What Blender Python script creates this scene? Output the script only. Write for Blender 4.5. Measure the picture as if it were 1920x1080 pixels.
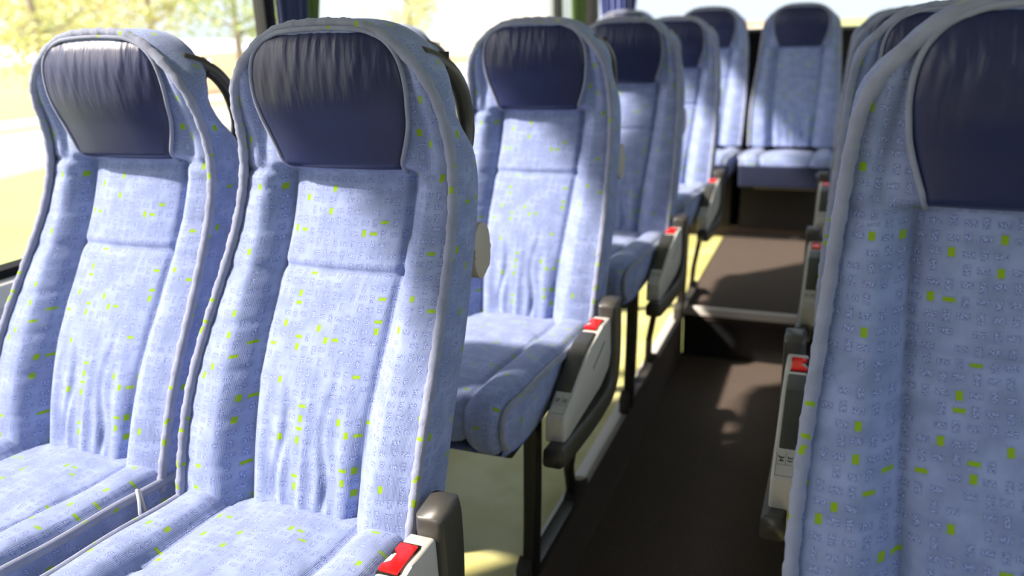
import bpy, bmesh, math, random
import numpy as np
from mathutils import Vector, Matrix
PI = math.pi
for o in list(bpy.data.objects): bpy.data.objects.remove(o)
SC = bpy.context.scene
COL = SC.collection

# ------------------------------------------------------------------ camera
cam_d = bpy.data.cameras.new('camera'); cam = bpy.data.objects.new('camera', cam_d); COL.objects.link(cam)
ROT = ((0.92978499, 0.08217797, -0.35881285), (0.36657044, -0.29556546, 0.88219452), (-0.03355573, -0.9517814, -0.30493634))
M = Matrix(((ROT[0][0], -ROT[0][1], -ROT[0][2]), (ROT[1][0], -ROT[1][1], -ROT[1][2]), (ROT[2][0], -ROT[2][1], -ROT[2][2]))).to_4x4()
M.translation = Vector((0, 0, 1.12)); cam.matrix_world = M
cam_d.sensor_width = 36; cam_d.lens = 1528.2 * 36 / 1920; cam_d.clip_start = .02; cam_d.clip_end = 2000
cam_d.dof.use_dof = True; cam_d.dof.focus_distance = 1.05; cam_d.dof.aperture_fstop = 3.3
SC.camera = cam

# ------------------------------------------------------------------ sky, sun, exposure
w = bpy.data.worlds.new('world'); SC.world = w; w.use_nodes = True
nt = w.node_tree; nt.nodes.clear()
wo = nt.nodes.new('ShaderNodeOutputWorld'); bg = nt.nodes.new('ShaderNodeBackground'); sky = nt.nodes.new('ShaderNodeTexSky')
sky.sky_type = 'NISHITA'; sky.sun_disc = False
SUN = Vector((-.66, -.37, .66)).normalized()
sky.sun_elevation = math.asin(SUN.z); sky.sun_rotation = math.atan2(SUN.x, SUN.y)
sky.air_density = 1.0; sky.dust_density = 5.0; sky.ozone_density = 1.0
mixw = nt.nodes.new('ShaderNodeMix'); mixw.data_type = 'RGBA'; mixw.inputs[0].default_value = .75
mulw = nt.nodes.new('ShaderNodeVectorMath'); mulw.operation = 'SCALE'; mulw.inputs['Scale'].default_value = .35
nt.links.new(sky.outputs[0], mulw.inputs[0]); nt.links.new(mulw.outputs[0], mixw.inputs[6])
mixw.inputs[7].default_value = (.80, .90, 1.0, 1)      # thin bright overcast
nt.links.new(mixw.outputs[2], bg.inputs[0]); bg.inputs[1].default_value = 1.58
nt.links.new(bg.outputs[0], wo.inputs[0])
sd = bpy.data.lights.new('sun', 'SUN'); sun = bpy.data.objects.new('sun', sd); COL.objects.link(sun)
sd.energy = 12.0; sd.angle = math.radians(3.0); sd.color = (1, .88, .75)
sun.rotation_euler = SUN.to_track_quat('Z', 'Y').to_euler(); sun.location = (-8, -3, 8)
SC.view_settings.view_transform = 'Standard'; SC.view_settings.look = 'None'
SC.view_settings.exposure = 0.0; SC.view_settings.gamma = 1.0; SC.view_settings.use_curve_mapping = False

# ------------------------------------------------------------------ node helpers
def mat(name):
    m = bpy.data.materials.new(name); m.use_nodes = True
    return m, m.node_tree, m.node_tree.nodes['Principled BSDF']
class NB:
    def __init__(s, nt): s.nt = nt
    def put(s, v, sock):
        if hasattr(v, 'is_output') or isinstance(v, bpy.types.NodeSocket): s.nt.links.new(v, sock)
        else: sock.default_value = v
    def m(s, op, a, b=0.0, c=0.0):
        n = s.nt.nodes.new('ShaderNodeMath'); n.operation = op
        s.put(a, n.inputs[0]); s.put(b, n.inputs[1]); s.put(c, n.inputs[2]); return n.outputs[0]
    def xyz(s, x, y, z=0.0):
        n = s.nt.nodes.new('ShaderNodeCombineXYZ'); s.put(x, n.inputs[0]); s.put(y, n.inputs[1]); s.put(z, n.inputs[2]); return n.outputs[0]
    def sep(s, v):
        n = s.nt.nodes.new('ShaderNodeSeparateXYZ'); s.put(v, n.inputs[0]); return n.outputs
    def mix(s, f, a, b):
        n = s.nt.nodes.new('ShaderNodeMix'); n.data_type = 'RGBA'
        s.put(f, n.inputs[0]); s.put(a, n.inputs[6]); s.put(b, n.inputs[7]); return n.outputs[2]
    def noise(s, v, scale, detail=2, rough=.5):
        n = s.nt.nodes.new('ShaderNodeTexNoise'); s.put(v, n.inputs['Vector'])
        n.inputs['Scale'].default_value = scale; n.inputs['Detail'].default_value = detail; n.inputs['Roughness'].default_value = rough
        return n.outputs['Fac']
    def white(s, v):
        n = s.nt.nodes.new('ShaderNodeTexWhiteNoise'); n.noise_dimensions = '3D'; s.put(v, n.inputs['Vector']); return n.outputs['Value']
    def bump(s, h, strength, dist, normal=None):
        n = s.nt.nodes.new('ShaderNodeBump'); s.put(h, n.inputs['Height']); n.inputs['Strength'].default_value = strength
        n.inputs['Distance'].default_value = dist
        if normal: s.put(normal, n.inputs['Normal'])
        return n.outputs[0]
    def uv(s):
        n = s.nt.nodes.new('ShaderNodeUVMap'); n.uv_map = 'UVMap'; return n.outputs[0]
    def obj(s):
        n = s.nt.nodes.new('ShaderNodeTexCoord'); return n.outputs['Object']
    def smooth(s, v, a, b):
        n = s.nt.nodes.new('ShaderNodeMapRange'); n.interpolation_type = 'SMOOTHSTEP'
        s.put(v, n.inputs[0]); n.inputs[1].default_value = a; n.inputs[2].default_value = b; return n.outputs[0]

def fabric(name, dash=True, base=(.16, .206, .39), grey=0.0):
    m, nt, p = mat(name); B = NB(nt)
    uv = B.uv(); u, v, _ = B.sep(uv)
    # tiny waviness of the pile so that the woven marks have ragged edges
    wob = B.m('MULTIPLY', B.m('SUBTRACT', B.noise(uv, 900, 2), .5), .0016)
    wob2 = B.m('MULTIPLY', B.m('SUBTRACT', B.noise(B.xyz(v, u, 3.0), 900, 2), .5), .0016)
    uu = B.m('ADD', u, wob); vv = B.m('ADD', v, wob2)
    CX, CY = .0152, .0164
    gu = B.m('DIVIDE', uu, CX); gv = B.m('DIVIDE', vv, CY)
    cu = B.m('FLOOR', gu); cv = B.m('FLOOR', gv)
    par = B.m('ABSOLUTE', B.m('FLOORED_MODULO', B.m('ADD', cu, cv), 2.0))
    rnd = B.white(B.xyz(cu, cv, 1.5)); rnd2 = B.white(B.xyz(cu, cv, 7.5)); rnd3 = B.white(B.xyz(cv, cu, 4.5))
    fu = B.m('SUBTRACT', B.m('SUBTRACT', gu, cu), B.m('ADD', .42, B.m('MULTIPLY', rnd2, .16)))
    fv = B.m('SUBTRACT', B.m('SUBTRACT', gv, cv), B.m('ADD', .42, B.m('MULTIPLY', rnd3, .16)))
    au = B.m('ABSOLUTE', B.m('MULTIPLY', fu, CX)); av = B.m('ABSOLUTE', B.m('MULTIPLY', fv, CY))
    # dash half sizes swap with cell parity
    hx = B.m('ADD', .0031, B.m('MULTIPLY', par, .0024)); hy = B.m('SUBTRACT', .0056, B.m('MULTIPLY', par, .0025))
    d = B.m('MAXIMUM', B.m('SUBTRACT', au, hx), B.m('SUBTRACT', av, hy))
    dashm = B.m('MULTIPLY', B.m('SUBTRACT', 1.0, B.smooth(d, -.0008, .0006)), B.m('GREATER_THAN', rnd, .12))
    gsel = B.m('GREATER_THAN', B.white(B.xyz(cu, cv, 23.5)), .92)
    dg = B.m('MAXIMUM', B.m('SUBTRACT', au, B.m('ADD', hx, .0002)), B.m('SUBTRACT', av, B.m('SUBTRACT', hy, .0006)))
    green = B.m('MULTIPLY', B.m('SUBTRACT', 1.0, B.smooth(dg, -.0004, .0004)), gsel)
    n1 = B.noise(uv, 26, 3); n2 = B.noise(uv, 1500, 2, .7)
    speck = B.noise(B.xyz(B.m('MULTIPLY', u, 1.0), B.m('MULTIPLY', v, 1.0), 5.0), 700, 1)
    b0 = tuple(base) + (1,); b1 = tuple(min(1, c * 1.32 + .03) for c in base) + (1,)
    c = B.mix(B.smooth(n1, .3, .7), b0, b1)
    c = B.mix(B.m('MULTIPLY', B.smooth(n2, .35, .7), .28), c, (.40, .46, .66, 1))
    if grey: c = B.mix(grey, c, (.30, .31, .36, 1))
    dc = B.mix(B.smooth(speck, .40, .60), (.07, .10, .29, 1), (.36, .42, .70, 1))
    if dash:
        c = B.mix(B.m('MULTIPLY', dashm, .85), c, dc)
        ring = B.m('MULTIPLY', B.m('MULTIPLY', B.smooth(d, -.0012, -.0002), B.m('SUBTRACT', 1.0, B.smooth(d, .0002, .0014))), B.m('GREATER_THAN', rnd, .12))
        c = B.mix(B.m('MULTIPLY', ring, .22), c, (.07, .10, .27, 1))
    c = B.mix(green, c, (.23, .37, .015, 1))
    nt.links.new(c, p.inputs['Base Color'])
    p.inputs['Roughness'].default_value = .85; p.inputs['Specular IOR Level'].default_value = .15
    p.inputs['Sheen Weight'].default_value = .25; p.inputs['Sheen Roughness'].default_value = .45
    p.inputs['Sheen Tint'].default_value = (.85, .88, 1, 1)
    rib = B.m('SINE', B.m('MULTIPLY', uu, 2 * PI / .0019))
    h = B.m('ADD', B.m('MULTIPLY', rib, .16), B.m('MULTIPLY', n2, .7))
    h = B.m('ADD', h, B.m('MULTIPLY', dashm, B.m('ADD', -.9, B.m('MULTIPLY', speck, 1.3))))
    nb = B.bump(h, .55, .0011)
    nb = B.bump(B.noise(B.xyz(u, B.m('MULTIPLY', v, .5), 0), 22, 3), .35, .012, nb)
    nt.links.new(nb, p.inputs['Normal'])
    return m

def simple(name, col, rough=.5, metal=0, noise=0, bump=0, nscale=60, spec=.5, coat=0):
    m, nt, p = mat(name); B = NB(nt)
    p.inputs['Roughness'].default_value = rough; p.inputs['Metallic'].default_value = metal
    p.inputs['Specular IOR Level'].default_value = spec; p.inputs['Coat Weight'].default_value = coat
    n = B.noise(B.obj(), nscale, 4, .6)
    a = tuple(c * (1 - noise) for c in col) + (1,); b = tuple(min(1, c * (1 + noise)) for c in col) + (1,)
    nt.links.new(B.mix(n, a, b), p.inputs['Base Color'])
    if bump: nt.links.new(B.bump(n, .5, bump), p.inputs['Normal'])
    return m

MF = fabric('patterned_velour')
MP = fabric('piping_velour', dash=False, base=(.14, .165, .29), grey=.4)
def leather():
    m, nt, p = mat('navy_leather'); B = NB(nt)
    uv = B.uv(); u, v, _ = B.sep(uv)
    fine = B.noise(uv, 450, 3)
    bend = B.m('MULTIPLY', B.m('SUBTRACT', B.noise(B.xyz(u, v, 2.0), 16, 2), .5), .02)
    st = B.noise(B.xyz(B.m('ADD', u, bend), B.m('MULTIPLY', v, .16), 0.0), 68, 2, .5)
    up = B.smooth(v, .045, .15)
    c = B.mix(fine, (.009, .014, .062, 1), (.013, .021, .085, 1))
    nt.links.new(c, p.inputs['Base Color'])
    rr = B.m('ADD', .34, B.m('MULTIPLY', fine, .14)); nt.links.new(rr, p.inputs['Roughness'])
    p.inputs['Specular IOR Level'].default_value = .45
    nb = B.bump(fine, .25, .0006)
    nb = B.bump(B.m('MULTIPLY', B.smooth(st, .3, .75), up), .3, .003, nb)
    nt.links.new(nb, p.inputs['Normal']); return m
ML = leather()
MGREY = simple('light_grey_plastic', (.47, .46, .44), .42, noise=.03, bump=.0002, nscale=900)
MGREY2 = simple('mid_grey_plastic', (.20, .20, .195), .42, noise=.04, bump=.0002, nscale=900)
MBAR = simple('charcoal_plastic', (.045, .043, .04), .38, noise=.05, bump=.0002, nscale=900)
MDARK = simple('dark_inset_plastic', (.035, .037, .037), .45, noise=.08, nscale=400)
MBLACK = simple('black_steel', (.012, .012, .013), .4, noise=.1)
MBEIGE = simple('beige_plastic', (.42, .38, .32), .4, noise=.03)
MRED = simple('red_button', (.75, .008, .008), .25, coat=.3)
MALU = simple('aluminium_trim', (.74, .70, .66), .4, metal=.05, noise=.06, nscale=200)
MINK = simple('printed_ink', (.03, .03, .035), .6)
MWIRE = simple('steel_wire', (.75, .75, .75), .35, metal=.3)
MSHADE = simple('shaded_front_cloth', (.012, .018, .06), .9, noise=.1, nscale=200)  # seat cloth of the bench front, its shade put into the colour

def carpet():
    m, nt, p = mat('brown_carpet'); B = NB(nt)
    o = B.obj(); x, y, z = B.sep(o)
    n = B.noise(o, 420, 3, .7); n2 = B.noise(o, 7, 3)
    rib = B.m('SINE', B.m('MULTIPLY', y, 2 * PI / .008)); rib2 = B.m('SINE', B.m('MULTIPLY', x, 2 * PI / .008))
    g = B.m('MULTIPLY', B.m('ADD', rib, rib2), .12)
    f = B.smooth(B.m('ADD', B.m('MULTIPLY', n, .8), g), .2, .75)
    c = B.mix(f, (.028, .019, .015, 1), (.19, .14, .11, 1))
    c = B.mix(B.m('MULTIPLY', n2, .4), c, (.05, .038, .033, 1))
    nt.links.new(c, p.inputs['Base Color']); p.inputs['Roughness'].default_value = .95
    nt.links.new(B.bump(B.m('ADD', n, g), .6, .002), p.inputs['Normal']); return m
MCARP = carpet()
def vinyl():
    m, nt, p = mat('olive_vinyl'); B = NB(nt)
    o = B.obj(); n = B.noise(o, 5, 4); n2 = B.noise(o, 600, 2)
    c = B.mix(B.smooth(n, .35, .7), (.55, .52, .16, 1), (.70, .66, .30, 1))
    c = B.mix(B.m('MULTIPLY', n2, .2), c, (.5, .5, .3, 1))
    nt.links.new(c, p.inputs['Base Color']); p.inputs['Roughness'].default_value = .38; return m
MVINYL = vinyl()
MWALL = simple('wall_lining', (.17, .175, .18), .7, noise=.06, nscale=200)
MSILL = simple('sill_grey', (.50, .50, .50), .4, noise=.02)
MCEIL = simple('ceiling_lining', (.38, .38, .38), .7, noise=.02)
MRUB = simple('rubber_gasket', (.01, .01, .01), .7, spec=.15)
MDWALL = simple('dark_rear_lining', (.014, .012, .013), .8, noise=.2, nscale=90)
MCBL = simple('blue_curtain_cloth', (.045, .055, .14), .85, noise=.12, nscale=300, bump=.001)
MCGR = simple('green_curtain_cloth', (.12, .19, .05), .85, noise=.12, nscale=300, bump=.001)

def glass():
    m = bpy.data.materials.new('window_glass'); m.use_nodes = True; nt = m.node_tree; nt.nodes.clear()
    o = nt.nodes.new('ShaderNodeOutputMaterial'); t = nt.nodes.new('ShaderNodeBsdfTransparent'); g = nt.nodes.new('ShaderNodeBsdfGlossy')
    mx = nt.nodes.new('ShaderNodeMixShader'); lw = nt.nodes.new('ShaderNodeMath'); lw.operation = 'MULTIPLY'; lf = nt.nodes.new('ShaderNodeLayerWeight'); lf.inputs[0].default_value = .15; nt.links.new(lf.outputs['Facing'], lw.inputs[0]); lw.inputs[1].default_value = .12
    t.inputs[0].default_value = (.985, .99, .99, 1); g.inputs['Roughness'].default_value = .02
    nt.links.new(lw.outputs[0], mx.inputs[0]); nt.links.new(t.outputs[0], mx.inputs[1]); nt.links.new(g.outputs[0], mx.inputs[2])
    nt.links.new(mx.outputs[0], o.inputs[0]); return m
MGLASS = glass()

# ------------------------------------------------------------------ mesh helpers
def link(name, me, m, parent=None, smooth=True):
    o = bpy.data.objects.new(name, me); COL.objects.link(o)
    if m is not None: me.materials.append(m)
    if smooth:
        for p in me.polygons: p.use_smooth = True
    if parent is not None: o.parent = parent
    return o
def mesh(name, verts, faces, uvs=None):
    me = bpy.data.meshes.new(name); me.from_pydata([tuple(v) for v in verts], [], faces); me.update()
    ul = me.uv_layers.new(name='UVMap')
    if uvs is not None:
        for l in me.loops: ul.data[l.index].uv = uvs[l.vertex_index]
    return me
def grid(name, P, UV, flip=False, closed_u=False):
    P = np.asarray(P, float); n, k = P.shape[:2]
    V = P.reshape(-1, 3); U = np.asarray(UV, float).reshape(-1, 2)
    F = []
    for i in range(n - 1):
        for j in range(k - 1):
            f = (i * k + j, i * k + j + 1, (i + 1) * k + j + 1, (i + 1) * k + j)
            F.append(f[::-1] if flip else f)
    return V, F, U
def join(parts):
    V = []; F = []; U = []
    for v, f, u in parts:
        b = len(V); V += [tuple(x) for x in v]; U += [tuple(x) for x in u]; F += [tuple(i + b for i in q) for q in f]
    return V, F, U
def tube(path, r, seg=10, caps=True, uvoff=(0, 0)):
    P = [Vector(p) for p in path]; n = len(P); V = []; U = []; F = []
    rr = r if hasattr(r, '__len__') else [r] * n
    T = [(P[min(i + 1, n - 1)] - P[max(i - 1, 0)]).normalized() for i in range(n)]
    up = Vector((0, 0, 1)) if abs(T[0].z) < .9 else Vector((1, 0, 0))
    N = (up - T[0] * up.dot(T[0])).normalized(); L = 0
    for i in range(n):
        if i: L += (P[i] - P[i - 1]).length; N = (N - T[i] * N.dot(T[i])).normalized()
        Bn = T[i].cross(N)
        for s in range(seg + 1):
            a = 2 * PI * s / seg
            V.append(P[i] + (N * math.cos(a) + Bn * math.sin(a)) * rr[i]); U.append((uvoff[0] + a * rr[i], uvoff[1] + L))
    for i in range(n - 1):
        for s in range(seg):
            a = i * (seg + 1) + s; b = a + seg + 1; F.append((a, a + 1, b + 1, b))
    if caps:
        F.append(tuple(range(seg))[::-1]); b = (n - 1) * (seg + 1); F.append(tuple(range(b, b + seg)))
    return V, F, U
def solid_bm(build, bevel=0, seg=2):
    bm = bmesh.new(); build(bm)
    if bevel: bmesh.ops.bevel(bm, geom=list(bm.edges), offset=bevel, segments=seg, affect='EDGES', clamp_overlap=True, profile=.6)
    bmesh.ops.recalc_face_normals(bm, faces=bm.faces)
    return bm
def bm_obj(name, bm, m, parent=None, smooth=True):
    me = bpy.data.meshes.new(name); bm.to_mesh(me); bm.free()
    o = link(name, me, m, parent, smooth)
    if smooth:
        try: me.set_sharp_from_angle(angle=math.radians(40))
        except Exception: pass
    return o
def box(name, lo, hi, m, parent=None, bevel=.004, seg=2):
    def b(bm):
        r = bmesh.ops.create_cube(bm, size=1)
        for v in r['verts']: v.co = Vector([(lo[i] + hi[i]) / 2 + v.co[i] * (hi[i] - lo[i]) for i in range(3)])
    return bm_obj(name, solid_bm(b, bevel, seg), m, parent)
def prism(name, poly, a0, a1, axis, m, parent=None, bevel=.003, seg=2):
    """extrude a polygon lying in the plane normal to axis ('x': (y,z), 'y': (x,z), 'z': (x,y))"""
    def b(bm):
        def P(p, a): return {'x': (a, p[0], p[1]), 'y': (p[0], a, p[1]), 'z': (p[0], p[1], a)}[axis]
        A = [bm.verts.new(P(p, a0)) for p in poly]; Bv = [bm.verts.new(P(p, a1)) for p in poly]
        bm.faces.new(A); bm.faces.new(Bv[::-1]); n = len(poly)
        for i in range(n): bm.faces.new((A[i], Bv[i], Bv[(i + 1) % n], A[(i + 1) % n]))
    return bm_obj(name, solid_bm(b, bevel, seg), m, parent)
def empty(name, loc=(0, 0, 0), label=None, cat=None, group=None):
    o = bpy.data.objects.new(name, None); COL.objects.link(o); o.location = loc; o.empty_display_size = .1
    tag(o, label, cat, group); return o
def tag(o, label=None, cat=None, group=None, kind=None):
    if label: o['label'] = label
    if cat: o['category'] = cat
    if group: o['group'] = group
    if kind: o['kind'] = kind
    return o
def struct(o): o['kind'] = 'structure'; return o
def copy_tree(o, parent=None):
    c = o.copy(); COL.objects.link(c); c.parent = parent
    for ch in [x for x in o.children]:
        copy_tree(ch, c)
    return c
def lerp(x, xs, ys): return float(np.interp(x, xs, ys))
def spl(xs, ys):
    """smooth interpolation (Catmull-Rom on a dense table)"""
    xs = np.array(xs, float); ys = np.array(ys, float); m = np.gradient(ys, xs)
    def f(x):
        x = np.clip(x, xs[0], xs[-1]); i = np.clip(np.searchsorted(xs, x) - 1, 0, len(xs) - 2)
        h = xs[i + 1] - xs[i]; t = (x - xs[i]) / h
        return (2*t**3 - 3*t**2 + 1) * ys[i] + (t**3 - 2*t**2 + t) * h * m[i] + (-2*t**3 + 3*t**2) * ys[i + 1] + (t**3 - t**2) * h * m[i + 1]
    return f

# ------------------------------------------------------------------ seat back (local frame: origin on the floor under the buckle line)
YP = spl([.44, .50, .56, .64, .70, .78, .855, .92, .985, 1.035, 1.08, 1.14], [.045, .063, .083, .12, .158, .210, .253, .275, .274, .258, .250, .256])
HW = spl([.44, .52, .70, .78, .855, .92, .985, 1.035, 1.08, 1.14], [.186, .190, .190, .184, .179, .175, .170, .165, .158, .150])
DD = spl([.44, .65, .75, .84, .92, .955, .99, 1.02, 1.05, 1.08, 1.14], [.105, .105, .098, .09, .084, .074, .042, .036, .056, .086, .08])
ZB = .455
def ztop(a): return 1.130 - .044 * abs(a) ** 4.2 - .003 * a * a
def zz(a, b): return ZB + (ztop(a) - ZB) * b
def shrink(b): return 1 - .16 * max(0, (b - .93) / .07) ** 2.2 if b > .93 else 1.0
def g(x, s): return math.exp(-(x / s) ** 2)
ZS1, ZS2 = .925, .785
def sst(x, a, b):
    t = min(1, max(0, (x - a) / (b - a))); return t * t * (3 - 2 * t)
def aseam(z):      # half-width fraction of the central panel
    return lerp(z, [.45, .60, .785, .925], [.47, .50, .56, .60])
def relief(a, b):
    """+ = away from the viewer"""
    z = zz(a, b); s = aseam(z); A = abs(a); r = 0
    low = 1 - sst(z, .915, .94)
    # centre panel dished, wings padded
    cen = .024 - .010 * (1 - min(1, A / s) ** 2)
    wing = -.010 * math.sin(PI * min(1, max(0, (A - s) / (1 - s))) ** .8) + .024 * (1 - sst(A, s, s + .22))
    r += low * (cen if A < s else wing)
    r += low * .008 * g(A - s, .035)
    tuck = 1 - sst(z, .52, .70)
    r += low * (.007 * g(A - .19 - .03 * math.sin(z * 40), .035) + .003 * g(a + .02, .03)) * tuck
    r += low * .0025 * math.sin(a * 34 + z * 9) * tuck * (1 if A < s else 0)
    # horizontal seams
    r += .007 * g(z - ZS2, .006) * (1 if A < s else .35)
    r += .006 * g(z - ZS1, .006)
    # pillow fullness between the seams
    if A < s and ZS2 < z < ZS1: r -= .008 * math.sin(PI * (z - ZS2) / (ZS1 - ZS2)) * (1 - (A / s) ** 4)
    # faint quilting ribs on the wings
    if A > s: r += low * .0014 * g(((z * 1000) % 62) - 31, 5)
    # head section: padded bulge in the middle, wings fall to the piping
    hi = 1 - low
    r += hi * (.014 * sst(A, 1.02, .74) * 0 - .012 * (1 - sst(A, .25, .98)) + .004 * g(A - .80, .05))
    r += hi * (-.004 * math.sin(PI * sst(A, .78, 1.0)))
    return r
def F(a, b):
    z = zz(a, b); return np.array([a * HW(z) * shrink(b), YP(z) + relief(a, b), z])
def Fb(a, b, sc=1.0):
    z = zz(a, b); return np.array([a * HW(z) * shrink(b) * sc, float(YP(z)), z])

def arc_len(P):
    d = np.linalg.norm(np.diff(P, axis=0), axis=1); return np.concatenate([[0], np.cumsum(d)])

def loop_params(nb=46, na=22):
    L = [(-1.0, b) for b in np.linspace(0, 1, nb)] + [(a, 1.0) for a in np.linspace(-1, 1, na)[1:-1]] + [(1.0, b) for b in np.linspace(1, 0, nb)]
    return L
LP = loop_params()
LPTS = np.array([Fb(a, b) for a, b in LP])
def smooth_path(P, it=2):
    P = P.copy()
    for _ in range(it):
        Q = P.copy(); Q[1:-1] = (P[:-2] + 2 * P[1:-1] + P[2:]) / 4; P = Q
    return P
LPTS_S = smooth_path(LPTS, 3)
CEN = np.array([0, 0, .8])
def outward(i):
    p0 = LPTS_S[max(0, i - 1)]; p1 = LPTS_S[min(len(LPTS) - 1, i + 1)]
    t = p1 - p0; n = np.array([-t[2], 0, t[0]]); n /= np.linalg.norm(n) + 1e-9
    return n
OUT = [outward(i) for i in range(len(LPTS))]
AL = arc_len(LPTS)

def back_body(parent, wscale=1.0):
    na, nb = 96, 150
    As = np.linspace(-1, 1, na); Bs = np.linspace(0, 1, nb)
    P = np.array([[F(a, b) for a in As] for b in Bs])
    # v by real arc length up the middle, u by width
    mid = P[:, na // 2]; v = arc_len(mid)
    UV = np.array([[(P[j, i, 0], v[j] * (P[j, i, 2] - ZB) / max(1e-6, mid[j, 2] - ZB) if j else 0) for i in range(na)] for j in range(nb)])
    front = grid('f', P, UV)
    ns = 12; S = np.linspace(0, 1, ns)
    SP = []; SU = []
    for i, (a, b) in enumerate(LP):
        z = zz(a, b); p = LPTS[i]; row = []; ur = []
        D = DD(z)
        for s in S:
            off = .010 * math.sin(PI * min(1, s * .9)) ** .7 - .010 * sst(s, .82, 1.0)
            if a > -1 and a < 1 or b > .95: off *= .9
            q = p + OUT[i] * off + np.array([0, D * s, 0])
            row.append(q); ur.append((.31 + s * D, AL[i] if i < len(LP) / 2 else AL[-1] - AL[i]))
        SP.append(row); SU.append(ur)
    side = grid('s', SP, SU, flip=True)
    V, Fc, U = join([front, side])
    return link('backrest', mesh('backrest', V, Fc, U), MF, parent)

def welt(parent):
    path = [LPTS_S[i] + OUT[i] * .0035 + np.array([0, -.0035, 0]) for i in range(len(LPTS))]
    path = smooth_path(np.array(path), 3)
    dens = []
    for i in range(len(path) - 1):
        for t in (0, .33, .66): dens.append(path[i] * (1 - t) + path[i + 1] * t)
    dens.append(path[-1])
    rr = [.0074 + .0007 * math.sin(i * .9) + .0005 * math.sin(i * 2.3) for i in range(len(dens))]
    V, Fc, U = tube(dens, rr, 12, uvoff=(.05, .02))
    return link('edge_piping', mesh('edge_piping', V, Fc, U), MP, parent)

# leather headrest patch: (half width fraction) outline in (x,z)
def leather_half(z):
    return lerp(z, [.925, .945, .97, 1.00, 1.04, 1.07, 1.092, 1.108, 1.119, 1.127], [.096, .103, .112, .121, .126, .124, .118, .107, .095, .072])
def lpoint(c, d, lift=.0):
    """c in -1..1 across, d in 0..1 up"""
    zt = 1.126 - .004 * c * c; z = ZS1 + .001 + (zt - ZS1) * d
    x = c * leather_half(ZS1 + (1.127 - ZS1) * d)
    a = x / (HW(z)); b = (z - ZB) / (ztop(a) - ZB)
    p = F(a, min(.995, b)); y = p[1]
    edge = min(1, (1 - abs(c)) / .10) ; ed2 = min(1, d / .06, (1 - d) / .10) if d > 0 else 0
    e = max(0, min(edge, ed2)); e = math.sin(e * PI / 2)
    wr = 0
    if d > .35:
        k = sst(d, .35, .8)
        wr = k * .0007 * (1 - .75 * c * c) * (1 - .5 * math.sin(x * 31 + 1)) * (math.sin(x * 300 + 2.6 * math.sin(d * 5) + 3 * math.sin(x * 47)) + .6 * math.sin(x * 510 + 2.3 * math.sin(d * 7 + 1) + 2 * math.sin(x * 80 + 2)))
    y = y + .004 - e * .006 - .017 * math.sin(PI * d ** .8) * (1 - .6 * c * c) + wr * e - lift
    return np.array([x, y, z])
def headrest(parent):
    nc, nd = 72, 60
    P = [[lpoint(c, d) for c in np.linspace(-1, 1, nc)] for d in np.linspace(0, 1, nd)]
    UV = [[(P[j][i][0], P[j][i][2] - ZS1) for i in range(nc)] for j in range(nd)]
    V, Fc, U = grid('h', P, UV)
    h = link('headrest_cover', mesh('headrest_cover', V, Fc, U), ML, parent)
    path = [lpoint(-1, d) for d in np.linspace(0, 1, 30)] + [lpoint(c, 1) for c in np.linspace(-1, 1, 24)[1:-1]] + [lpoint(1, d) for d in np.linspace(1, 0, 30)]
    path = smooth_path(np.array(path) + np.array([0, -.0045, 0]), 2)
    V, Fc, U = tube(path, .0034, 8, uvoff=(.2, .3))
    link('headrest_piping', mesh('headrest_piping', V, Fc, U), MP, parent)
    return h

def back_shell(parent):
    na, nb = 24, 40
    def Bp(a, b, push=0, sc=.965):
        bb = b; z = zz(a, bb); D = DD(z)
        crown = .028 * (1 - abs(a) ** 3) * math.sin(PI * min(1, max(0, .08 + b * .9)))
        p = Fb(a, bb, sc); p[1] += D - .006 + crown + push; p[2] -= .006 * b; return p
    P = [[Bp(a, b) for a in np.linspace(-1, 1, na)] for b in np.linspace(.02, 1, nb)]
    UV = [[(p[0], p[2]) for p in r] for r in P]
    g1 = grid('b', P, UV, flip=True)
    # inner skin so that the shell has thickness
    Q = [[np.array([p[0] * .99, p[1] - .012, p[2]]) for p in r] for r in P]
    g2 = grid('c', Q, UV)
    V, Fc, U = join([g1, g2])
    n = na * nb
    ring = [i for i in range(na)] + [i * na + na - 1 for i in range(1, nb)] + [(nb - 1) * na + i for i in range(na - 2, -1, -1)] + [i * na for i in range(nb - 2, 0, -1)]
    for i in range(len(ring)):
        a, b = ring[i], ring[(i + 1) % len(ring)]; Fc.append((a, b, b + n, a + n))
    return link('back_shell', mesh('back_shell', V, Fc, U), MGREY2, parent)

def handle(parent, s):
    x = s * .126; pts = []
    zs = [1.088, 1.082, 1.065, 1.04, 1.01, .98, .955, .938]
    dy = [.045, .070, .095, .108, .111, .108, .098, .078]
    pts = [(x + s * (.026 * sst(i, 0, 3)), float(YP(z)) + d, z) for i, (z, d) in enumerate(zip(zs, dy))]
    P = np.array(pts); dens = []
    tt = np.linspace(0, len(P) - 1, 36)
    for t in tt: dens.append([np.interp(t, range(len(P)), P[:, k]) for k in range(3)])
    dens = smooth_path(np.array(dens), 4)
    V, Fc, U = tube(dens, .0125, 12)
    h = link('grab_handle', mesh('grab_handle', V, Fc, U), MBAR, parent)
    # recess plate lining the notch
    zs = np.linspace(.94, 1.09, 16)
    P = [[(s * (float(HW(z)) * .95 - k), float(YP(z)) + float(DD(z)) + .002, z) for k in (0, .012, .025)] for z in zs]
    UV = [[(p[1], p[2]) for p in r] for r in P]
    V, Fc, U = grid('r', P, UV, flip=(s < 0))
    link('handle_plate', mesh('handle_plate', V, Fc, U), MBAR, h)

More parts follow.
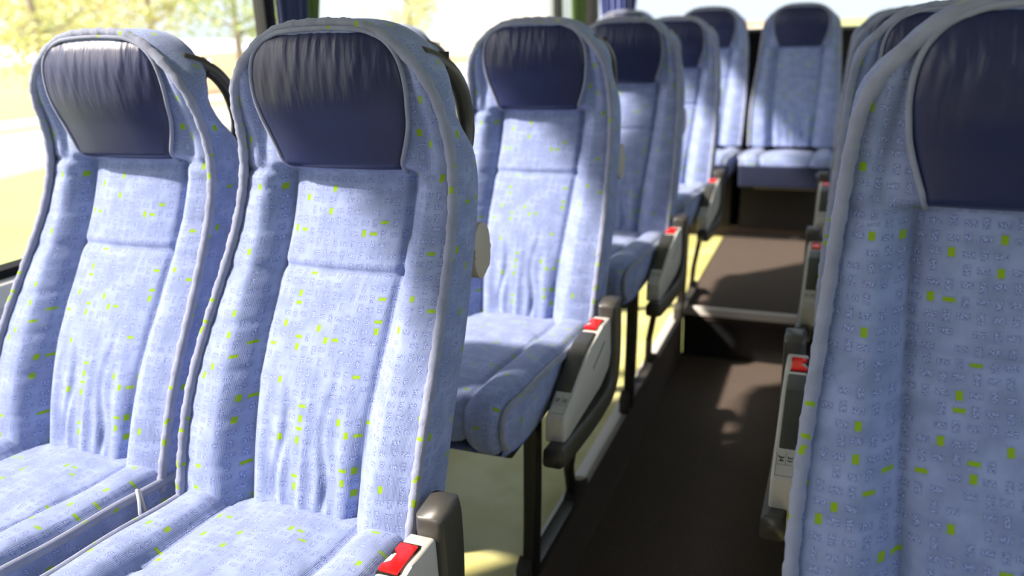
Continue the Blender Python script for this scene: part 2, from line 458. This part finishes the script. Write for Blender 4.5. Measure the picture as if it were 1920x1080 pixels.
def cushion(parent, wscale=1.0):
    # side profile (y,z) of the top, from the back to the front roll
    prof = np.array([(.16, .478), (.08, .482), (0, .487), (-.10, .496), (-.20, .505), (-.29, .512), (-.36, .515), (-.405, .511), (-.430, .497), (-.441, .475), (-.442, .45), (-.436, .425), (-.425, .414)])
    tt = np.linspace(0, len(prof) - 1, 80); pr = np.array([[np.interp(t, range(len(prof)), prof[:, k]) for k in range(2)] for t in tt]); pr = smooth_path(pr, 6)
    L = arc_len(pr); W = .192
    nrm = np.gradient(pr, axis=0); nrm = np.array([[-t[1], t[0]] for t in nrm]); nrm /= np.linalg.norm(nrm, axis=1)[:, None]
    nrm *= -1  # towards outside (up/front)
    na = 72
    def half(j):   # plan outline narrows round the front corners
        y = pr[j][0]; return W * (1 - .10 * sst(-y, .34, .455) ** 1.5)
    def top(a, j):
        y, z = pr[j]; A = abs(a); s = .56; l = L[j] / L[-1]
        h = -.010 * sst(A, .9, 1.0)
        if A < s: h += -.009 + .008 * (1 - (A / s) ** 2)
        else: h += .007 * math.sin(PI * (A - s) / (1 - s)) - .009 * (1 - sst(A, s, s + .15))
        h += -.005 * g(A - s, .03)
        if A < s: h += -.005 * g(y + .10, .008) - .004 * g(y + .33, .010) * 0
        h += .0015 * math.sin(a * 9 + y * 31)
        n = nrm[j]
        back = .09 * A * A * (1 if j < 3 else 0) * 0
        return np.array([a * half(j), y + n[0] * h, z + n[1] * h])
    P = [[top(a, j) for a in np.linspace(-1, 1, na)] for j in range(len(pr))]
    UV = [[(p[0] + .011, L[j] + .3) for p in r] for j, r in enumerate(P)]
    parts = [grid('t', P, UV, flip=True)]
    def zbot(y): return .405 + .012 * sst(y, -.2, .1)
    for s in (-1, 1):
        R = []; UU = []
        for j in range(len(pr)):
            p = P[j][0] if s < 0 else P[j][-1]; row = []; ur = []
            for k in np.linspace(0, 1, 8):
                yy = p[1] + (max(-.425, p[1]) - p[1]) * k; zb = zbot(yy); z = p[2] + (min(zb, p[2]) - p[2]) * k
                bul = .006 * math.sin(PI * k) - .006 * k
                row.append(np.array([p[0] + s * bul, yy, z])); ur.append((yy + .07, z + .09))
            R.append(row); UU.append(ur)
        parts.append(grid('s', R, UU, flip=(s < 0)))
    # underside
    R = [[(a * half(j) * .98, max(-.425, pr[j][0]), zbot(pr[j][0])) for a in (-1, 1)] for j in range(len(pr))]
    parts.append(grid('u', R, [[(q[0], q[1]) for q in r] for r in R]))
    V, Fc, U = join(parts)
    c = link('seat_cushion', mesh('seat_cushion', V, Fc, U), MF, parent)
    for s in (-1, 1):
        path = np.array([P[j][0 if s < 0 else -1] for j in range(len(pr))]); path[:, 0] += s * .002
        path = smooth_path(path, 2)
        V, Fc, U = tube(path, .0068, 10, uvoff=(.1, .1 * s))
        link('cushion_piping', mesh('cushion_piping', V, Fc, U), MP, c)
    return c

def seat_frame(parent, s, legs=True):
    f = box('seat_frame', (-.17, -.38, .375), (.17, .12, .404), MBLACK, parent, .006)
    return f

def armrest(parent, s, seatnum=False):
    x0, x1 = sorted((s * .205, s * .243))
    # panel: side outline in (y,z)
    poly = [(.035, .512), (-.03, .513), (-.12, .500), (-.235, .449), (-.295, .428), (-.30, .376), (-.275, .372), (-.05, .386), (.02, .40), (.038, .43)]
    p = prism('armrest_panel', poly, x0, x1, 'x', MGREY, parent, .006, 3)
    # dark inset on the sloping top
    def topz(y): return lerp(-y, [-.035, .03, .12, .235, .295], [.512, .513, .500, .449, .428])
    poly = [(-.062, topz(-.062) - .004), (-.062, topz(-.062) + .0035), (-.12, topz(-.12) + .006), (-.232, topz(-.232) + .003), (-.232, topz(-.232) - .03), (-.19, topz(-.19) - .035)]
    xa, xb = sorted((s * .2025, s * .236))
    prism('armrest_inset', poly, xa, xb, 'x', MDARK, p, .003, 2)
    # slot on the outer face
    xa, xb = sorted((s * .2425, s * .2445))
    prism('panel_slot', [(-.02, .478), (-.105, .452), (-.105, .448), (-.02, .474)], xa, xb, 'x', MGREY2, p, 0)
    # buckle: black recess, red push button
    y0, y1 = -.050, .012
    bz = lambda y: topz(y) + .0012
    xa, xb = sorted((s * .2035, s * .2345))
    bk = prism('buckle', [(y0, bz(y0) - .012), (y0, bz(y0)), (y1, bz(y1)), (y1, bz(y1) - .012)], xa, xb, 'x', MRUB, p, .002, 2)
    bs = s
    xa, xb = s * .2165, s * .2325
    outl = [(s * .2055, y0 + .004), (s * .2325, y0 + .003), (s * .2325, y1 - .006), (s * .2075, y1 - .006), (s * .2075, y1 - .020), (s * .2165, y1 - .026), (s * .2165, y0 + .018), (s * .2055, y0 + .013)]
    if s < 0: outl = outl[::-1]
    def b(bm):
        A = [bm.verts.new((x, y, topz(y) - .004)) for x, y in outl]; T = [bm.verts.new((x, y, topz(y) + .0045)) for x, y in outl]
        bm.faces.new(A[::-1]); bm.faces.new(T); n = len(outl)
        for i in range(n): bm.faces.new((A[i], A[(i + 1) % n], T[(i + 1) % n], T[i]))
    bm_obj('red_button', solid_bm(b, .0016, 2), MRED, bk)
    # seat number plate on the front slope
    ya, yb = -.288, -.242; slope = math.atan2(topz(yb) - topz(ya), yb - ya)
    def P(x, y, h): # point on plate; y along, h above
        z = topz(ya) + (y - ya) * math.tan(slope); return (x, y, z + h)
    xa, xb = sorted((s * .209, s * .238))
    def b(bm):
        A = [bm.verts.new(P(x, y, -.001)) for x, y in ((xa, ya), (xb, ya), (xb, yb), (xa, yb))]
        T = [bm.verts.new(P(x, y, .0012)) for x, y in ((xa, ya), (xb, ya), (xb, yb), (xa, yb))]
        bm.faces.new(A[::-1]); bm.faces.new(T)
        for i in range(4): bm.faces.new((A[i], A[(i + 1) % 4], T[(i + 1) % 4], T[i]))
    pl = bm_obj('number_plate', solid_bm(b), MGREY, p, False)
    # printed frame and divider, and the digits (legible only on one armrest)
    V = []; Fc = []
    def quad(xa, xb, ya, yb, h=.0016):
        n = len(V); V.extend([P(xa, ya, h), P(xb, ya, h), P(xb, yb, h), P(xa, yb, h)]); Fc.append((n, n + 1, n + 2, n + 3))
    t = .0006; ym = ya + .022; xm = (xa + xb) / 2
    quad(xa, xb, ya, ya + t); quad(xa, xa + t, ya, yb); quad(xb - t, xb, ya, yb); quad(xa, xb, ym, ym + t); quad(xm, xm + t, ym, yb)
    if not seatnum:
        for cx in ((xa + xm) / 2, (xm + xb) / 2):
            for k in range(3): quad(cx - .004, cx + .004, ym + .006 + k * .004, ym + .0075 + k * .004)
            quad(cx - .004, cx - .0032, ym + .006, ym + .0155); quad(cx + .0008, cx + .0016, ym + .006, ym + .0155)
    me = mesh('plate_print', V, Fc); link('plate_print', me, MINK, pl, False)
    if seatnum:
        for txt, cx in (('34', (xa + xm) / 2), ('33', (xm + xb) / 2)):
            cu = bpy.data.curves.new('seat_number', 'FONT'); cu.body = txt; cu.size = .0135; cu.extrude = .0002; cu.align_x = 'CENTER'; cu.align_y = 'CENTER'
            tmp = bpy.data.objects.new('tmp', cu); COL.objects.link(tmp)
            me = bpy.data.meshes.new_from_object(tmp.evaluated_get(bpy.context.evaluated_depsgraph_get())); bpy.data.objects.remove(tmp)
            me.materials.clear(); o = link('seat_number', me, MINK, pl, False)
            o.location = P(cx, ym + .012, .0018); o.rotation_euler = Matrix.Rotation(slope, 3, 'X').to_euler()
            o.rotation_euler = (Matrix.Rotation(slope, 3, 'X') @ Matrix.Rotation(-PI / 2, 3, 'Z')).to_euler()
    # folded arm bar: upright behind the panel, then forward beneath it
    path = [(.062, .540), (.066, .50), (.066, .45), (.062, .40), (.045, .362), (.01, .342), (-.06, .338), (-.15, .342), (-.23, .350), (-.30, .357), (-.335, .364)]
    P2 = np.array(path); tt = np.linspace(0, len(P2) - 1, 60); c = smooth_path(np.array([[np.interp(t, range(len(P2)), P2[:, k]) for k in range(2)] for t in tt]), 4)
    T = np.gradient(c, axis=0); T /= np.linalg.norm(T, axis=1)[:, None]; Nn = np.array([[-t[1], t[0]] for t in T])
    hw = np.interp(np.linspace(0, 1, 60), [0, .05, .4, .55, .9, 1], [.028, .032, .030, .022, .023, .018])
    xi, xo = s * .213, s * .252; r = .008
    ringv = []; Fc = []; V = []
    for i in range(60):
        prof = []
        for (sx, sn) in ((-1, -1), (1, -1), (1, 1), (-1, 1)):
            cx = (xi + xo) / 2 + sx * (abs(xo - xi) / 2 - r); cn = sn * (hw[i] - r)
            a0 = math.atan2(sn, sx) - PI / 4
            for k in range(5):
                a = a0 + k * PI / 8; prof.append((cx + r * math.cos(a), cn + r * math.sin(a)))
        for px, pn in prof:
            q = c[i] + Nn[i] * pn; V.append((px, q[0], q[1]))
    m = 20
    for i in range(59):
        for k in range(m):
            a = i * m + k; b2 = i * m + (k + 1) % m; Fc.append((a, b2, b2 + m, a + m))
    Fc.append(tuple(range(m))[::-1]); Fc.append(tuple(range(59 * m, 60 * m)))
    me = mesh('armrest_bar', V, Fc)
    bmm = bmesh.new(); bmm.from_mesh(me); bmesh.ops.recalc_face_normals(bmm, faces=bmm.faces); bmm.to_mesh(me); bmm.free()
    link('armrest_bar', me, MBAR, parent)
    return p

def legs(parent, s):
    # black front leg, slanting a little, on the edge rail
    def leg(name, pts, wx, wy):
        V = []; Fc = []
        for (x, y, z) in pts:
            for dx, dy in ((-1, -1), (1, -1), (1, 1), (-1, 1)): V.append((x + dx * wx, y + dy * wy, z))
        for i in range(len(pts) - 1):
            for k in range(4): a = i * 4 + k; b = i * 4 + (k + 1) % 4; Fc.append((a, b, b + 4, a + 4))
        Fc.append((3, 2, 1, 0)); n = 4 * (len(pts) - 1); Fc.append((n, n + 1, n + 2, n + 3))
        me = mesh(name, V, Fc); o = link(name, me, MBLACK, parent, False)
        bv = o.modifiers.new('bevel', 'BEVEL'); bv.width = .004; bv.segments = 2; return o
    leg('leg', [(s * .150, -.215, .40), (s * .148, -.225, .2), (s * .142, -.23, .012)], .014, .02)
    leg('leg', [(s * .185, .03, .36), (s * .17, .005, .25), (s * .150, .01, .14), (s * .138, .06, .06), (s * .136, .10, .012)], .009, .016)
    leg('leg', [(-s * .150, -.215, .40), (-s * .150, -.225, .2), (-s * .150, -.23, .0)], .014, .02)
    # foot plate along the rail
    prism('foot_plate', [(-.27, .0), (-.27, .05), (-.245, .07), (-.20, .022), (.05, .022), (.09, .06), (.16, .03), (.16, .0)], *sorted((s * .122, s * .152)), 'x', MBAR, parent, .004, 2)

def recliner(parent, s):
    # round beige cap with a notch behind the backrest edge
    def b(bm):
        n = 28; A = []; Bv = []
        for i in range(n):
            t = 2 * PI * i / n; r = .028 + .010 * abs(math.sin(t))
            if 4.9 < t < 5.2: r -= .008
            y, z = r * math.cos(t), r * math.sin(t) * 1.15
            A.append(bm.verts.new((s * .168, .345 + y, .80 + z))); Bv.append(bm.verts.new((s * .186, .345 + y, .80 + z)))
        bm.faces.new(A); bm.faces.new(Bv[::-1])
        for i in range(n): bm.faces.new((A[i], Bv[i], Bv[(i + 1) % n], A[(i + 1) % n]))
    bm_obj('hook_cap', solid_bm(b, .003, 2), MBEIGE, parent)
    zs = np.linspace(.70, .92, 12)
    P = [[(s * float(HW(z)) * .94, float(YP(z)) + float(DD(z)) - .01, z), (s * float(HW(z)) * .955, float(YP(z)) + float(DD(z)) + .012, z), (s * float(HW(z)) * .90, float(YP(z)) + float(DD(z)) + .018, z)] for z in zs]
    V, Fc, U = grid('e', P, [[(p[1], p[2]) for p in r] for r in P], flip=(s < 0))
    link('shell_edge', mesh('shell_edge', V, Fc, U), MBEIGE, parent)

def make_seat(s=1, arm=True, num=False, bench=False, hook=False):
    t = empty('coach_seat')
    back_body(t); welt(t); headrest(t); back_shell(t); cu = cushion(t)
    if not bench:
        if s > 0: handle(t, s)
        recliner(t, s)
        if arm: armrest(t, s, num)
        seat_frame(t, s); legs(t, s)
    else:
        cu.location.z = -.045
        box('bench_base', (-.19, -.26, .102), (.19, .22, .345), MDWALL, t, .006)
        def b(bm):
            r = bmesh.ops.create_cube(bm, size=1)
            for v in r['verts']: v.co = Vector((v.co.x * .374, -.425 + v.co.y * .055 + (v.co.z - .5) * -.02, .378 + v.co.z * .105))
        o = bm_obj('cushion_front_shade', solid_bm(b, .012, 3), MSHADE, t)  # dark box over the cushion front, painted as its shaded face
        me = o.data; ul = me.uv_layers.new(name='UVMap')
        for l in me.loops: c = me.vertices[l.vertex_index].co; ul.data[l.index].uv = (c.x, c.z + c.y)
        box('bench_bracket', (-.13, -.30, .30), (.13, -.262, .318), MBEIGE, t, .003)
    if hook:
        pts = [(.205, .00, .455), (.207, -.005, .492), (.214, -.015, .500), (.232, -.030, .494), (.236, -.036, .478), (.232, -.030, .462)]
        V, Fc, U = tube(pts, .0022, 8); link('belt_hook', mesh('belt_hook', V, Fc, U), MWIRE, t)
    return t

XA, XW, XR = -.673, -1.118, .185     # seat centre lines
def seat_at(src, first, x, y, label, z=0, group=None):
    o = src if first else copy_tree(src)
    o.location = (x, y, z); tag(o, label, 'bus seat', group); return o
L1 = make_seat(1)
seat_at(L1, True, XA, .742, 'front row aisle seat on the left, blue patterned, nearest and sharpest of all')
seat_at(L1, False, XA, 1.588, 'aisle seat, second row on the left, whose armrest and cushion corner show fully')
seat_at(L1, False, XA, 2.440, 'blue patterned aisle seat, third row on the left, just before the floor step')
seat_at(L1, False, XA, 3.290, 'blue patterned aisle seat, fourth row on the left, on the raised rear floor')
W1 = make_seat(1, arm=False, hook=True)
seat_at(W1, True, XW, .77, 'blue patterned window seat at far left, its navy headrest washed pale by sunlight')
W2 = make_seat(1, arm=False)
seat_at(W2, True, XW, 1.616, 'window seat in the second row, only a sliver showing behind the second aisle seat')
R1 = make_seat(-1)
seat_at(R1, True, XR, .640, 'huge close blue patterned seat filling the right edge of the photo')
R2 = make_seat(-1, num=True)
seat_at(R2, True, XR, 1.490, 'right-hand seat behind the huge close one, seat numbers 34 and 33 on its armrest')
seat_at(R1, False, XR, 2.360, 'right-hand seat third from the front, small red buckle above the floor step')
seat_at(R1, False, XR, 3.300, 'right-hand seat farthest back, just before the rear bench')
BS = make_seat(1, bench=True)
b1 = seat_at(BS, True, -.245, 4.66, 'centre seat of the rear bench facing down the aisle', z=-.05)
b2 = seat_at(BS, False, -.735, 4.66, 'rear bench seat left of the centre one, partly hidden behind the fourth row', z=-.05)
b3 = seat_at(BS, False, -1.225, 4.66, 'rear bench seat in the far left corner, only its top edge showing', z=-.05)
for b in (b1, b2, b3): b.scale = (1.16, 1, 1.09)

# ------------------------------------------------------------------ bus interior shell
XL, XRW, YF, YR, ZC, ZA = -1.45, .96, -3.6, 5.15, 2.05, -.21
EL, ER = -.541, .045                    # platform edges along the aisle
struct(box('floor_aisle', (EL - .01, YF, ZA - .05), (ER + .01, 3.22, ZA), MCARP, None, 0))
struct(box('floor_rear', (EL + .002, 3.19, -.05), (ER - .002, 4.42, 0), MCARP, None, 0))
struct(box('floor_bench', (XL, 4.42, -.05), (XRW, YR, .06), MCARP, None, 0))
struct(box('floor_left', (XL, YF, -.06), (EL - .004, 4.42, -.002), MVINYL, None, 0))
struct(box('floor_right', (ER + .004, YF, -.06), (XRW, 4.42, -.002), MVINYL, None, 0))
struct(box('trim_1', (EL - .03, YF, -.03), (EL, 3.20, .004), MALU, None, .002))
struct(box('trim_2', (ER, YF, -.03), (ER + .03, 3.20, .004), MALU, None, .002))
struct(box('trim_3', (EL - .01, 3.185, -.028), (ER + .01, 3.207, .005), MALU, None, .002))
struct(box('trim_4', (EL, 4.40, -.0), (ER, 4.42, .012), MBAR, None, .002))
struct(box('baseboard_left', (EL - .012, YF, ZA), (EL - .002, 3.2, -.03), MCARP, None, 0))
struct(box('baseboard_right', (ER + .002, YF, ZA), (ER + .012, 3.2, -.03), MCARP, None, 0))
struct(box('baseboard_step', (EL, 3.196, ZA), (ER, 3.21, -.028), MBLACK, None, 0))
struct(box('ceiling', (XL - .1, YF, ZC), (XRW + .1, YR + .1, ZC + .05), MCEIL, None, 0))
ZS = .66                                # window sill
struct(box('wall_left', (XL - .10, YF, -.3), (XL - .03, YR, ZS - .03), MWALL, None, 0))
struct(box('wall_left_head', (XL - .10, YF, 1.78), (XL - .02, YR, ZC), MCEIL, None, 0))
struct(box('wall_right', (XRW + .03, YF, -.3), (XRW + .10, YR, ZS - .03), MWALL, None, 0))
struct(box('wall_right_head', (XRW + .02, YF, 1.78), (XRW + .10, YR, ZC), MCEIL, None, 0))
struct(box('wall_rear', (XL - .1, YR, -.3), (XRW + .1, YR + .08, 1.045), MDWALL, None, 0))
struct(box('wall_rear_head', (XL - .1, YR, 1.85), (XRW + .1, YR + .08, ZC), MCEIL, None, 0))
struct(box('trim_5', (XL, YR - .05, 1.045), (XRW, YR + .08, 1.062), MGREY2, None, .003))
struct(box('front_light_blocker', (XL - .1, YF - .08, -.3), (XRW + .1, YF, ZC), MDWALL, None, 0))  # unseen, added opaque up to the ceiling to cut fill light from ahead
# sill ledges with a rubber gasket against the glass
for nm, x, s in (('trim_6', XL, 1), ('trim_7', XRW, -1)):
    struct(prism(nm, [(x + s * .005, ZS - .055), (x + s * .012, ZS - .01), (x - s * .02, ZS + .022), (x - s * .075, ZS + .028), (x - s * .075, ZS - .055)], YF, YR, 'y', MSILL, None, .003, 2))
for nm, x, s in (('trim_8', XL, 1), ('trim_9', XRW, -1)):
    struct(prism(nm, [(x - s * .045, ZS + .022), (x - s * .045, ZS + .042), (x - s * .075, ZS + .046), (x - s * .075, ZS + .022)], YF, YR, 'y', MRUB, None, 0))
# panes
def pane(name, lo, hi):
    return struct(box(name, lo, hi, MGLASS, None, 0))
WP = [(YF, 1.945), (1.985, 4.50), (4.56, YR - .02)]
k = 1
for (a, b) in WP:
    pane('window_%d' % k, (XL - .072, a, ZS + .02), (XL - .066, b, 1.79)); k += 1
for (a, b) in WP:
    pane('window_%d' % k, (XRW + .066, a, ZS + .02), (XRW + .072, b, 1.79)); k += 1
pane('window_%d' % k, (XL, YR + .03, 1.06), (XRW, YR + .036, 1.86))
# pillars
n = 10
for x0, x1 in ((XL - .078, XL - .04), (XRW + .04, XRW + .078)):
    for y0, y1 in ((1.94, 1.99), (4.50, 4.56)):
        struct(box('trim_%d' % n, (x0, y0, ZS), (x1, y1, 1.79), MBLACK, None, .004)); n += 1
for x0, x1 in ((XL - .1, XL - .02), (XRW + .02, XRW + .1)):
    struct(box('trim_%d' % n, (x0, YR - .06, ZS), (x1, YR + .08, ZC), MDWALL, None, .004)); n += 1

# ------------------------------------------------------------------ curtains
def curtain(label, x, y0, y1, ztop_, zbot, yt, segs, depth=.035, tiew=.5):
    """segs: list of (name, u0, u1, material); cloth narrows towards the tie at (yt, zbot)"""
    root = empty('curtain', (x, (y0 + y1) / 2, zbot), label, 'curtain'); ym = (y0 + y1) / 2
    for nm, u0, u1, m_ in segs:
        P = []
        for j, t in enumerate(np.linspace(0, 1, 40)):
            z = zbot + (ztop_ - zbot) * t; wd = tiew + (1 - tiew) * sst(t, 0, .9); row = []
            for u in np.linspace(u0, u1, 60):
                y = yt + (y0 + (y1 - y0) * u - yt) * wd
                yy = y0 + (y1 - y0) * u; y = yt * (1 - sst(t, 0, 1)) + ym * sst(t, 0, 1) + (yy - ym) * wd
                ph = u * 2 * PI * 6.2
                xx = depth * (.5 + .5 * math.sin(ph + .7 * math.sin(t * 3))) * (.6 + .4 * t) + .004 * math.sin(ph * 2.7 + t * 6)
                row.append((xx, y - ym, z - zbot))
            P.append(row)
        V, Fc, U = grid('c', P, [[(p[1], p[2]) for p in r] for r in P])
        o = link(nm, mesh(nm, V, Fc, U), m_, root)
        so = o.modifiers.new('thickness', 'SOLIDIFY'); so.thickness = .003
    return root
c1 = curtain('dark blue curtain with green end panel beside the front window pillar', XL - .02, 1.95, 2.25, 1.80, 1.02, 2.04, [('blue_panel', 0, .72, MCBL), ('green_panel', .72, 1, MCGR)], tiew=.55)
tb = box('tie_band', (-.008, -.13, -.01), (.045, .04, .02), MCBL, c1, .006)
MCB2 = simple('periwinkle_curtain_cloth', (.15, .18, .42), .85, noise=.12, nscale=300, bump=.001)
c2 = curtain('green side curtain bunched in the far left rear corner of the bus', XL + .0, 4.57, 4.80, 1.80, 1.06, 4.68, [('green_panel', 0, 1, MCGR)], depth=.05, tiew=.8)
c3 = curtain('periwinkle blue rear curtain gathered at the left end of the rear window', 0, -.17, .17, 1.80, 1.08, -.02, [('blue_panel', 0, .72, MCB2), ('navy_panel', .72, 1, MCBL)], depth=.04, tiew=.6)
c3.location = (-1.29, 5.095, 1.08); c3.rotation_euler = (0, 0, -PI / 2)

# ------------------------------------------------------------------ outside
def ground():
    m, nt, p = mat('roadside_ground'); B = NB(nt)
    o = B.obj(); x, y, z = B.sep(o)
    xw = B.m('ADD', x, B.m('MULTIPLY', B.noise(o, .25, 2), 1.2))
    n = B.noise(o, .35, 5); n2 = B.noise(o, .05, 3)
    grass = B.mix(n, (.27, .32, .08, 1), (.38, .38, .16, 1)); field = B.mix(n2, (.36, .22, .10, 1), (.42, .32, .18, 1))
    c = B.mix(B.smooth(xw, -16.2, -15.4), (.5, .46, .43, 1), grass)
    c = B.mix(B.smooth(xw, -23.0, -22.4), B.mix(n, (.40, .30, .12, 1), (.5, .4, .22, 1)), c)
    c = B.mix(B.smooth(xw, -25.4, -25.0), (.72, .68, .62, 1), c)
    c = B.mix(B.smooth(xw, -27.2, -26.8), field, c)
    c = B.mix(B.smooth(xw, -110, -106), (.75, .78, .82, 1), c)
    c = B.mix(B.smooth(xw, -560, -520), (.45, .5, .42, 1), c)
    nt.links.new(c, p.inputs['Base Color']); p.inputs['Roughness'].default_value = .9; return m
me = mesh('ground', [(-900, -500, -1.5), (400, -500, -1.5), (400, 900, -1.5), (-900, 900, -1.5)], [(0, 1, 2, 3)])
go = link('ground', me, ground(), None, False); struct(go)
MLEAF = [simple('leaf_olive', (.60, .60, .22), .7, noise=.3, nscale=3), simple('leaf_ochre', (.75, .62, .30), .7, noise=.3, nscale=3), simple('leaf_green', (.46, .53, .20), .7, noise=.3, nscale=3)]
MBARK = simple('tree_bark', (.30, .24, .18), .9, noise=.3, nscale=20)
def tree(x, y, h, r, mi, label, seed):
    R = random.Random(seed); root = empty('tree', (x, y, -1.5), label, 'tree', None)
    parts = [tube([(0, 0, 0), (.05, .02, h * .35), (-.04, .06, h * .65), (0, 0, h * .93)], [h * .022, h * .017, h * .010, h * .004], 8)]
    tips = []
    for k in range(16):
        t = .25 + .65 * R.random(); a = R.random() * 2 * PI; ln = r * (1.05 - .5 * t) * R.uniform(.7, 1.1); z = h * t
        e = (math.cos(a) * ln, math.sin(a) * ln, z + ln * .45); m_ = (e[0] * .5, e[1] * .5, z + ln * .15)
        parts.append(tube([(0, 0, z), m_, e], [h * .007, h * .005, h * .002], 5)); tips.append(e); tips.append(m_)
    V, Fc, U = join(parts); link('trunk', mesh('trunk', V, Fc, U), MBARK, root)
    V = []; Fc = []
    for k in range(2600):
        c = R.choice(tips); q = [c[i] + R.gauss(0, r * .2) for i in range(3)]; s = R.uniform(.06, .15) * h / 8
        u = Vector((R.gauss(0, 1), R.gauss(0, 1), R.gauss(0, 1))).normalized(); v = u.orthogonal().normalized(); n = len(V)
        q = Vector(q)
        V += [q - u * s, q + v * s * .5, q + u * s, q - v * s * .5]; Fc.append((n, n + 1, n + 2, n + 3))
    o = link('foliage', mesh('foliage', V, Fc), MLEAF[mi], root, False)
    return root
tree(-21, 17.2, 7.0, 2.3, 0, 'yellowish tree above the left end of the pale window headrest', 1)
tree(-34, 31, 8.5, 3.0, 1, 'ochre tree above the middle of the pale window headrest', 2)
tree(-24.5, 25, 8.0, 2.6, 0, 'leafy olive tree above the right end of the pale window headrest', 3)
tree(-20, 24.3, 7.5, 2.2, 2, 'green tree just left of the window pillar and curtain', 4)
tree(-23, 42.5, 8.0, 2.4, 0, 'blurred olive tree beyond the window above the front aisle seat', 5)
tree(-56, 46, 10.0, 4.5, 1, 'distant pale tree farther off in the first window view', 6)
# pale building glimpsed through the second window
bl = empty('building', (-33, 82, -1.5), 'pale washed-out building seen through the window between front and second aisle seats', 'building')
MBLD = simple('pale_render', (.62, .64, .62), .8, noise=.04, nscale=.5); MBW = simple('building_window', (.45, .48, .48), .3)
box('wall', (-6, -4, 0), (6, 4, 9), MBLD, bl, .05); prism('roof', [(-6.4, 9), (6.4, 9), (0, 10.6)], -4.4, 4.4, 'y', simple('roof_grey', (.4, .38, .38), .8), bl, 0)
for i in range(4):
    for j in range(3): box('window', (-4.8 + i * 2.7, -4.06, 1.2 + j * 2.7), (-3.4 + i * 2.7, -3.98, 2.7 + j * 2.7), MBW, bl, 0)
